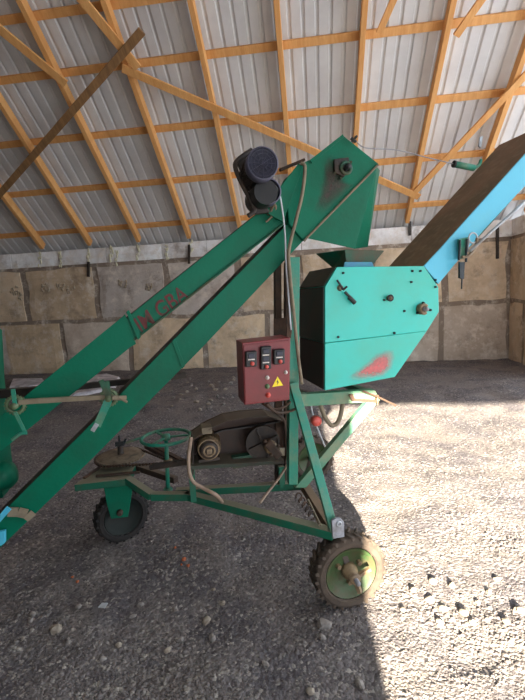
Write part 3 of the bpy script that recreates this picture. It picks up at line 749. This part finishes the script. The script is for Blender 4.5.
# rusty drawbar pieces behind the column
bm = B(); bar(bm, G(146, 446, .46), G(178, 464, .46), .03, .03); part('draw_bar', bm, rust)
bm = B(); bar(bm, G(150, 444, .5), G(186, 462, .5), .03, .012); part('draw_bar', bm, rust)
bm = B(); bar(bm, M(150, 467, .7), M(192, 461, .62), .03, .03); part('draw_bar', bm, dirty)

# motor deck with belt guard
VM = .62
dk_ = part('motor_deck', plate([(189, 466.5), (284, 460.5), (284, 464), (189, 470)], VM - .12, VM + .16), add_dust(mat('deck_dark', (52, 62, 50), (60, 48, 38), .7, scale=10, amt=.9), (120, 108, 92), .7), bevel=.002)
for px_ in (191, 281):
    p = M(px_, 466, VM); bm = B(); bar(bm, p, V((p.x, p.y, ZR)), .035, .03, D); part('deck_leg', bm, frame, dk_)
GP = [(191, 466), (191, 431), (206, 421), (222, 413.5), (240, 410.5), (262, 409), (275, 413), (286, 423), (287, 459)]
gd = part('belt_guard', plate(GP, VM + .06, VM + .075), guard, bevel=.001)
bm = B(); top = [M(x, y, VM + .07) for x, y in GP[1:-1]]
for p, q in zip(top, top[1:]):
    prism(bm, [p, q, q - Z * .006, p - Z * .006], -D * .17)
part('guard_hood', bm, guard, gd)
bm = B(); prism(bm, [M(191, 431, VM + .06), M(192, 431, VM + .06), M(192, 466, VM + .06), M(191, 466, VM + .06)], -D * .14); part('guard_cheek', bm, guard, gd)
bm = B(); pts = [M(192, 441, VM - .0), M(222, 430, VM), M(250, 426, VM), M(280, 421, VM)]
for p, q in zip(pts, pts[1:]): bar(bm, p, q, .035, .006)
part('drive_belt', bm, black)
# motor in the guard
def motor(c, axis, r, L_, parent, name, body, endm, label=None, fins=True, tbox=Z):
    bm = B(); lathe(bm, c, axis, [(0, r * .55), (.004, r * .9), (L_ * .18, r), (L_ * .2, r * .94), (L_ * .8, r * .94), (L_ * .84, r), (L_ * .97, r * .9), (L_, r * .5)], 28)
    a_, s_, t_ = frame_of(axis)
    if fins:
        for k in range(28):
            an = 2 * math.pi * k / 28; d = s_ * math.cos(an) + t_ * math.sin(an)
            bar(bm, c + a_ * L_ * .22 + d * r * .97, c + a_ * L_ * .78 + d * r * .97, .003, r * .12, d)
    mo = part(name, bm, body, parent, label=label)
    return mo, a_, s_, t_
mc = M(209, 450, VM - .13)
mo, a_, s_, t_ = motor(mc, (D + U * .1), .068, .2, root, 'electric_motor', alu, alu, 'small dusty beige motor under the guard')
bm = B(); lathe(bm, mc - D * .02, D, [(0, .04), (.006, .05), (.03, .055)], 24); part('end_shield', bm, dirty, mo, True)
bm = B(); bar(bm, mc - D * .03, mc - D * .01, .03, .03); ringtube(bm, mc - D * .02, D, .03, .006, 18, 6); part('bearing_cap', bm, alu, mo)
p = M(207.5, 432, VM - .12); bm = B(); bar(bm, p + D * .02, p + D * .12, .06, .04); part('terminal_box', bm, strapm, mo, bevel=.004)
bm = B(); bar(bm, mc - Z * .068 - D * -.02, mc - Z * .068 + D * .16, .12, .016); part('motor_foot', bm, dirty, mo)
# driven pulley and gearbox
pc = M(263, 443, VM - .06); bm = B(); rP = .105
lathe(bm, pc, D, [(0, rP * .9), (0, rP), (.012, rP * .95), (.024, rP), (.03, rP * .9)], 36, cap=False)
lathe(bm, pc + D * .012, D, [(0, rP * .9), (.004, .001)], 36, cap=False)
pu = part('pulley', bm, dirty, smooth=False)
for k in range(4):
    an = R(20 + 90 * k); bm = B(); bar(bm, pc, pc + (U * math.cos(an) + Z * math.sin(an)) * rP * .92, .012, .022, D); part('pulley_spoke', bm, dirty, pu)
g = M(272, 449, VM - .14)
bm = B(); lathe(bm, g - D * .02, D, [(0, .02), (.01, .035), (.05, .04), (.14, .03)], 14); gb = part('gearbox', bm, alu, smooth=True)
bm = B(); bar(bm, g + V((0, 0, .05)) - U * .03, g - Z * .05 + U * .04, .05, .05, D); part('gearbox_arm', bm, rust, gb, bevel=.008)
bm = B(); bar(bm, g + U * .03 - Z * .02, M(292, 452, VM - .1), .035, .045, Z); part('output_shaft', bm, strapm, gb, bevel=.008)
for q in ((265, 441), (271, 455), (278, 446)): bolt(gb, *q, VM - .17, .011, 'gearbox_bolt', rust)
bm = B(); bar(bm, M(232, 462, VM - .02), M(256, 458, VM - .02), .05, .07, Z); part('mounting_block', bm, greend, bevel=.004)
# hoses
bm = B(); tube(bm, [M(191, 437, .48), M(188.5, 462, .45), M(192, 480, .42), M(203, 488, .4), M(216, 495, .36), G(222, 502, .41)], .011, 8); part('hose', bm, hose, smooth=True)
bm = B(); tube(bm, [M(287, 465, .5), M(279, 478, .48), M(268, 492, .44), M(260, 503, .40)], .008, 8); part('hose', bm, hose, smooth=True)
bm = B(); tube(bm, [M(320, 404, .36), M(325, 417, .36), M(332, 425.5, .36), M(339, 420, .36), M(343, 403, .36)], .013, 10); part('hose', bm, strapm, smooth=True, label='looped hose under the sieve box')
bm = B(); tube(bm, [M(311, 402, .4), M(313, 415, .42), M(322, 440, .45), M(328, 452, .5)], .005, 8); part('hose', bm, wire, smooth=True)
bm = B(); lathe(bm, M(315, 420, .4), -D, [(0, .03), (.03, .03), (.04, .02)], 14); part('signal_lamp', bm, red, smooth=True, label='round red cap')
bm = B(); tube(bm, [M(266, 404, .2), M(276, 412, .22), M(287, 412, .25), M(298, 408, .28)], .007, 6)
tube(bm, [M(268, 403, .25), M(274, 409, .25), M(284, 407, .25), M(290, 402, .3)], .006, 6); tube(bm, [M(262, 403, .3), M(280, 416, .25), M(285, 425, .3), M(286, 460, .4)], .007, 6); part('cable_bundle', bm, rust, smooth=True)
# springs lying on the rail behind the near strut
bm = B()
for k in range(5):
    c_ = G(299 + k * 3.2, 497 + k * 4.5, .42); ringtube(bm, c_, V((.6, -.6, .3)), .022, .005, 14, 6, 0, 300)
part('spring', bm, rust, smooth=True)
bm = B(); tube(bm, [G(308, 500, .43), G(320, 525, .42)], .008, 8, False); part('spring_rod', bm, strapm)

# control box
cb0, cb1 = .13, .30
cbx = part('control_box', plate([(242, 343), (290.5, 337.5), (289.5, 400), (244.5, 405)], cb0, cb1), maroon, bevel=.003, label='maroon electrical control box')
bm = B(); plate([(243.5, 345), (289.5, 340), (288.5, 398.5), (245.5, 403.3)], cb0 - .006, cb0 - .0005, bm); part('box_door', bm, maroon, cbx, bevel=.002)
VF = cb0 - .006
def switch(x0, y0, x1, y1, btn, heads):
    sk = -(x1 - x0) * .1
    bm = B(); plate([(x0, y0), (x1, y0 + sk), (x1, y1 + sk), (x0, y1)], VF - .03, VF, bm); s_ = part('switch_block', bm, black, cbx, bevel=.004)
    for (cx, cy) in heads:
        bm = B(); plate([(cx - 3, cy - 2), (cx + 3, cy - 2.5), (cx + 3, cy + 2), (cx - 3, cy + 2.4)], VF - .036, VF - .03, bm); part('switch_key', bm, navy, s_, bevel=.002)
        bm = B(); plate([(cx - 3.2, cy + 3.2), (cx + 3.2, cy + 2.8), (cx + 3.2, cy + 3.9), (cx - 3.2, cy + 4.4)], VF - .032, VF - .03, bm); part('switch_label', bm, bone, s_)
    bm = B(); lathe(bm, M(*btn, VF - .03), -D, [(0, .0095), (.012, .0095), (.016, .007)], 18); part('push_button', bm, red, s_, True)
switch(246, 352, 257, 367.5, (252, 363.4), [(251.5, 356)])
switch(261, 347, 271.5, 370, (266.3, 366.6), [(266, 351.5), (266, 359)])
switch(274, 350, 285, 365, (280, 361.3), [(279.5, 353.8)])
for (x_, y_, mt_, r_) in ((267.3, 377.6, bone, .0075), (267.2, 386.3, lgreen, .009), (268, 395, red, .010), (285.6, 372.3, bone, .007)):
    bm = B(); lathe(bm, M(x_, y_, VF), -D, [(0, r_ * 1.35), (.004, r_ * 1.3), (.005, r_), (.014, r_ * .9), (.017, r_ * .5)], 18); part('indicator_lamp', bm, mt_, cbx, True)
bm = B(); plate([(277.6, 376.6), (283.2, 385.4), (272.2, 387)], VF - .0015, VF, bm); ws = part('warning_triangle', bm, yellow, cbx)
bm = B(); plate([(277.9, 379.3), (276.6, 382.4), (277.6, 382.3), (276.9, 385.3), (279, 381.6), (278, 381.7)], VF - .0022, VF - .0016, bm); part('lightning_symbol', bm, blackp, ws)

# motor on the head
m1 = M(263, 163, .12)
mo, a_, s_, t_ = motor(m1 + D * .05, D + Z * .02, .068, .24, root, 'electric_motor', dirty, navy, 'black motor high on the elevator head')
bm = B(); lathe(bm, m1 , D, [(0, .068), (.0, .073), (.06, .075), (.07, .07)], 32, cap=False); part('fan_cover', bm, mat('blue_grey', (84, 84, 104), (50, 48, 60), .5), mo, True)
bm = B(); lathe(bm, m1 + D * .006, D, [(0, .067), (.004, .001)], 32, cap=False)
fcov = part('fan_grille', bm, navy, mo)
bm = B()
for k in range(12):
    an = 2 * math.pi * k / 12; bar(bm, m1, m1 + (U * math.cos(an) + Z * math.sin(an)) * .066, .002, .004, D)
for rk in (.022, .042, .058): ringtube(bm, m1, D, rk, .0015, 28, 5)
part('grille_wires', bm, mat('grille_violet', (46, 46, 66), None, .4), mo)
m2 = M(266, 192, .2); bm = B(); lathe(bm, m2 + D * .0, D, [(0, .001), (0, .058), (.2, .065), (.2, .001)], 28, cap=False); rg = part('gear_reducer', bm, black, smooth=False)
bm = B(); lathe(bm, M(269, 191, .21), D, [(0, .056), (.0, .062), (.08, .064), (.08, .056)], 32, cap=False); part('reducer_collar', bm, mat('blue_grey_collar', (84, 84, 104), (50, 48, 60), .5), rg, True)
bm = B(); tube(bm, [M(252, 150, .3), M(238, 160, .3), M(235.5, 168, .3), M(242, 184, .3), M(252, 203, .3), M(254, 211, .3), M(248, 216, .3)], .012, 8); part('motor_bracket', bm, dirty)
bm = B(); plate([(238, 163), (252, 148), (262, 156), (256, 178), (262, 200), (270, 212), (256, 214), (250, 205), (256, 196), (246, 182)], .3, .33, bm); part('motor_plate', bm, dirty, bevel=.003)
bm = B(); bar(bm, M(280, 170, .4), M(304, 160, .4), .03, .012); part('motor_rail', bm, rust)
bm = B(); tube(bm, [M(271, 200, .3), M(276, 207, .33), M(272, 216, .34), M(266, 222, .34)], .006, 6); tube(bm, [M(274, 204, .3), M(270, 212, .34), M(268, 214, .34)], .009, 6); part('clip', bm, strapm)
# conduit and cable
bm = B(); tube(bm, [M(301, 163, .32), M(305, 168, .31), M(302, 195, .3), M(296, 220, .28), M(289, 250, .27), M(290, 275, .26), M(294, 315, .27), M(298, 355, .28), M(302, 384, .28)], .009, 8); part('conduit', bm, strapm, smooth=True)
bm = B(); tube(bm, [M(270, 182, .25), M(278, 190, .26), M(282, 208, .28), M(285, 235, .28), M(286, 262, .27), M(288, 290, .27), M(291, 330, .26)], .0045, 8); part('cable', bm, wire, smooth=True)
bm = B(); plate([(285, 250), (290, 248), (292, 330), (291, 338), (287, 338)], .29, .3, bm); part('cable_channel', bm, rust)

# crank winches on the legs, shaft between them
def winch(x, y, v, r, mt):
    c = M(x, y, v); bm = B(); ringtube(bm, c, D, r, r * .22, 24, 8); w_ = part('winch', bm, mt, smooth=True)
    bm = B(); n = 20
    for k in range(n):
        an = 2 * math.pi * k / n; d = U * math.cos(an) + Z * math.sin(an); bar(bm, c + d * r * 1.05, c + d * r * 1.32, r * .16, r * .3, D)
    part('winch_teeth', bm, mt, w_)
    bm = B(); cyl(bm, c - D * .03, c + D * .1, r * .45); part('winch_drum', bm, mt, w_, True)
    return c, w_
wm1 = mat('olive_metal', (96, 116, 84), (70, 66, 50), .6, scale=20, amt=.8)
c, w1 = winch(109, 397.5, .27, .035, wm1)
bm = B(); bar(bm, M(101, 380, .25), M(108, 397, .25), .022, .008, D); bar(bm, M(107, 381, .25), M(109, 397, .25), .02, .008, D); part('winch_lever', bm, greend, w1)
bm = B(); bar(bm, M(109, 399, .25), M(97, 426, .25), .035, .01, D); part('winch_arm', bm, teal2, w1)
bm = B(); bar(bm, M(97, 424, .24), M(92.5, 431, .24), .02, .01, D); part('arm_tip', bm, galv, w1)
bm = B(); tube(bm, [M(112, 398, .24), M(126, 398, .26)], .012, 8, False); tube(bm, [M(118, 397, .24), M(127, 402, .26)], .006, 8, False); part('winch_axle', bm, strapm, w1)
c, w2 = winch(15.5, 405, .27, .036, wm1)
bm = B(); bar(bm, M(13, 389, .25), M(15, 405, .25), .016, .01, D); bar(bm, M(15, 412, .25), M(25, 432, .25), .013, .01, D); part('winch_arm', bm, teal2, w2)
bm = B(); tube(bm, [M(12, 440, .24), M(20, 434, .24), M(27, 433, .24)], .008, 8); part('winch_handle', bm, teal2, w2)
bm = B(); bar(bm, M(19, 402, .27), M(112, 396.5, .27), .018, .022); part('winch_shaft', bm, strapm)
bm = B(); bar(bm, M(-30, 396, .66), M(48, 390, .66), .05, .045); bar(bm, M(48, 390, .66), M(186, 375, .66), .04, .03); part('rear_bar', bm, dirty)
# boot and feed hopper on the left
hp = part('feed_hopper', plate([(-60, 325), (-12, 332), (-9, 385), (-5, 430), (-1, 470), (3, 498), (-60, 510)], .6, .8), green, bevel=.004)
for yy in (362, 402, 436): part('hopper_rib', plate([(-60, yy), (-10 + (yy - 360) * .09, yy - 1), (-10 + (yy - 360) * .09, yy + 4), (-60, yy + 5)], .585, .6), greend, hp)
bm = B(); p = M(8, 474, .58); q = M(-35, 488, .58); lathe(bm, q, p - q, [(0, .075), ((p - q).length, .075), ((p - q).length + .03, .055), ((p - q).length + .04, .01)], 20); part('boot_roller', bm, green, smooth=True)
bm = B(); bar(bm, M(-6, 525, .3), M(9, 508, .3), .025, .01, D); part('hitch_flat', bm, cyan)
bm = B(); plate([(-8, 533), (5, 531), (5, 543), (1, 546), (-8, 546)], .32, .34, bm); part('hitch_flat', bm, cyan, bevel=.003)
bm = B(); pts = [M(8, 512, .33), M(18, 512, .335), M(27, 514, .34), M(32, 518, .345)]
for p, q in zip(pts, pts[1:]): bar(bm, p, q, .008, .045, Z)
part('strap', bm, strapm)
bm = B(); a_, b_ = M(-20, 548, .42), M(-20, 548, .42); 

# ------------------------------------------------------------------ loose ground
def stone_mesh(bm, c, r, rnd, sub=1):
    ret = bmesh.ops.create_icosphere(bm, subdivisions=sub, radius=1); sx, sy, sz = rnd.uniform(.7, 1.3), rnd.uniform(.7, 1.2), rnd.uniform(.45, .85)
    s = rnd.random() * 50; an = rnd.random() * 6.28
    for v in ret['verts']:
        p = v.co * (1 + .35 * noise.noise(v.co * 1.3 + V((s, 0, 0)))); x, y = p.x * sx, p.y * sy
        v.co = c + V((x * math.cos(an) - y * math.sin(an), x * math.sin(an) + y * math.cos(an), p.z * sz)) * r
# gravel: far too many to count, one object, made of light 8-sided stones
rnd = random.Random(4); vs, fs = [], []
octv = [(1, 0, 0), (-1, 0, 0), (0, 1, 0), (0, -1, 0), (0, 0, 1), (.4, .4, .75), (-.5, .3, .6)]
import itertools
def pebble(x, y, r):
    b = len(vs); z = gh(x, y); an = rnd.random() * 6.28; ca, sa = math.cos(an), math.sin(an); hh = rnd.uniform(.5, .9)
    k = 6
    for i in range(k):
        t = i / k * 6.283 + rnd.uniform(-.25, .25); rr_ = r * rnd.uniform(.8, 1.15); vs.append((x + math.cos(t) * rr_, y + math.sin(t) * rr_ * .8, z - r * .15))
    for i in range(k):
        t = (i + .5) / k * 6.283 + rnd.uniform(-.25, .25); rr_ = r * rnd.uniform(.6, .9); vs.append((x + math.cos(t) * rr_, y + math.sin(t) * rr_ * .8, z + r * hh * rnd.uniform(.4, .7)))
    vs.append((x + r * rnd.uniform(-.2, .2), y + r * rnd.uniform(-.2, .2), z + r * hh * rnd.uniform(.7, .95)))
    for i in range(k):
        j = (i + 1) % k; fs.append((b + i, b + j, b + k + i)); fs.append((b + j, b + k + j, b + k + i)); fs.append((b + k + i, b + k + j, b + 2 * k))
cnt = 0
while cnt < 24000:
    px, py_ = rnd.uniform(-40, 565), rnd.uniform(375, 740)
    p = G(px, py_)
    if p.y > YW - .25 or p.x > XR - .3: continue
    dens = .5 + .9 * noise.noise(V((p.x * 1.1, p.y * 1.1, 20)))
    if rnd.random() > dens: continue
    dist = (p - CAM).length
    r = rnd.choice((.003, .004, .004, .005, .006, .008)) * (1 + max(0, dist - 3) * .22) * rnd.uniform(.6, 1.15)
    if dist > 4.5: r *= .8
    pebble(p.x, p.y, r); cnt += 1
cnt = 0
while cnt < 5200:
    px, py_ = rnd.uniform(-40, 565), 375 + 365 * rnd.random() ** .6
    p = G(px, py_)
    if p.y > 6 or p.x > XR - .3: continue
    dens = -.05 + 1.5 * noise.noise(V((p.x * 1.7, p.y * 1.7, 40)))
    if rnd.random() > dens + .12: continue
    pebble(p.x, p.y, rnd.choice((.006, .007, .009, .012)) * rnd.uniform(.7, 1.2)); cnt += 1
me = bpy.data.meshes.new('gravel'); me.from_pydata(vs, [], fs); me.materials.append(pebm)
gv = bpy.data.objects.new('gravel', me); C.objects.link(gv)
tag(gv, 'small grey gravel scattered over the whole dirt floor', 'gravel', kind='stuff')
# larger stones one could pick out
stm = [mat('stone_grey', (142, 134, 128), (100, 94, 90), .9, scale=9, amt=1, bump=.4), mat('stone_pale', (150, 140, 126), (120, 108, 96), .9, scale=9, amt=1, bump=.4)]
brick = mat('brick_red', (176, 96, 60), (140, 80, 56), .9, scale=20, bump=.3)
spots = [(56, 628, .028), (32, 613, .022), (30, 620, .018), (118, 641, .018), (78, 603, .016), (140, 600, .016), (206, 615, .022), (212, 634, .022), (180, 634, .016), (167, 644, .018), (102, 655, .016), (68, 640, .016),
         (213, 586, .013), (132, 612, .016), (175, 605, .015), (222, 600, .014), (324, 623, .03), (322, 636, .018), (358, 598, .018), (464, 612, 0.025), (497, 577, 0.021), (478, 601, 0.017), (433, 582, .022), (443, 608, .02),
         (413, 591, .018), (520, 609, 0.025), (506, 620, 0.021), (430, 600, .02), (452, 585, .02), (403, 610, .016), (473, 622, .022), (440, 622, .02), (360, 682, .02), (310, 690, .022), (265, 660, .016), (489, 590, .02)]
for k, (x_, y_, r_) in enumerate(spots):
    p = G(x_, y_); bm = B(); stone_mesh(bm, V((p.x, p.y, gh(p.x, p.y) + r_ * .25)), r_, rnd, 2)
    sunny = x_ > 362
    o = link('stone', bm, stm[1] if (k % 3 == 0 or sunny) else stm[0])  # stones in the sun always get the paler colour, sunlight painted in
    if sunny: tag(o, 'pale angular stone lying in the sunlit part of the floor', 'stone', 'stones in the sunlit patch')
    else: tag(o, 'fist-sized stone lying in the shaded floor in front of the machine', 'stone', 'stones on the shaded floor')
for k, (x_, y_, r_) in enumerate([(184, 558, .016), (188, 563, .013), (181, 562, .012), (77, 579, .013), (72, 575, .010), (175, 546, .012)]):
    p = G(x_, y_); bm = B(); stone_mesh(bm, V((p.x, p.y, gh(p.x, p.y) + r_ * .3)), r_, rnd, 1)
    tag(link('brick_fragment', bm, brick), 'small orange-red brick chip on the shaded dirt left of the near wheel', 'brick chip', 'brick chips on the shaded floor')
p = G(103, 610); bm = B(); prism(bm, [p + V(q) * 1.0 for q in ((-.02, -.01, .02), (.02, -.015, .022), (.025, .012, .03), (-.012, .016, .026))], Z * .004)
tag(link('litter_scrap', bm, wire, bevel=.001), 'tiny crumpled white and blue litter scrap among the stones at the lower left', 'litter')
# clods in the rubble behind the machine
seen = []
for k in range(60):
    x_, y_ = rnd.uniform(150, 235), rnd.uniform(376, 410)
    p = G(x_, y_); r_ = rnd.uniform(.025, .05)
    if any((p - q_).length < .14 for q_ in seen): continue
    seen.append(p); bm = B(); stone_mesh(bm, V((p.x, p.y, gh(p.x, p.y) + r_ * .2)), r_, rnd, 1)
    tag(link('clod', bm, stm[k % 2]), 'lump of rubble on the floor behind the control box', 'clod', 'rubble lumps behind the control box')

# ------------------------------------------------------------------ light
sun_d = bpy.data.lights.new('sun', 'SUN'); sun = bpy.data.objects.new('sun', sun_d); C.objects.link(sun)
sdir = V((-math.sin(SAZ) * math.cos(SEL), math.cos(SAZ) * math.cos(SEL), -math.sin(SEL)))
sun.rotation_euler = sdir.to_track_quat('-Z', 'Y').to_euler(); sun.location = (2, -6, 6)
sun_d.energy = 37; sun_d.angle = R(.8); sun_d.color = (1, .90, .72)
w = bpy.data.worlds.new('world'); sc.world = w; w.use_nodes = True
bg = w.node_tree.nodes['Background']; bg.inputs[0].default_value = (.80, .89, 1.0, 1); bg.inputs[1].default_value = 3.0
def portal(name, loc, rot, sx, sy):
    d_ = bpy.data.lights.new(name, 'AREA'); d_.shape = 'RECTANGLE'; d_.size = sx; d_.size_y = sy; d_.cycles.is_portal = True
    o = bpy.data.objects.new(name, d_); C.objects.link(o); o.location = loc; o.rotation_euler = rot
portal('doorway_portal', ((XD0 + XD1) / 2, YB, DTOP / 2), (R(90), 0, 0), XD1 - XD0, DTOP)
hz = 5.
portal('gable_portal', (XE, (YW + YB) / 2, hz / 2 + 1), (0, R(90), 0), 8, YW - YB)
sc.view_settings.view_transform = 'Standard'; sc.view_settings.look = 'None'; sc.view_settings.gamma = 1
sc.view_settings.use_curve_mapping = False; sc.view_settings.exposure = 0.62
print('YTOP', ytop, 'SEL', math.degrees(SEL), 'XD0', XD0, 'XD1', XD1, 'XR', XR, 'ztop', ztop, 'O', O, 'rr', rr, 'r3', r3, 'stp', stp, 'step', step)
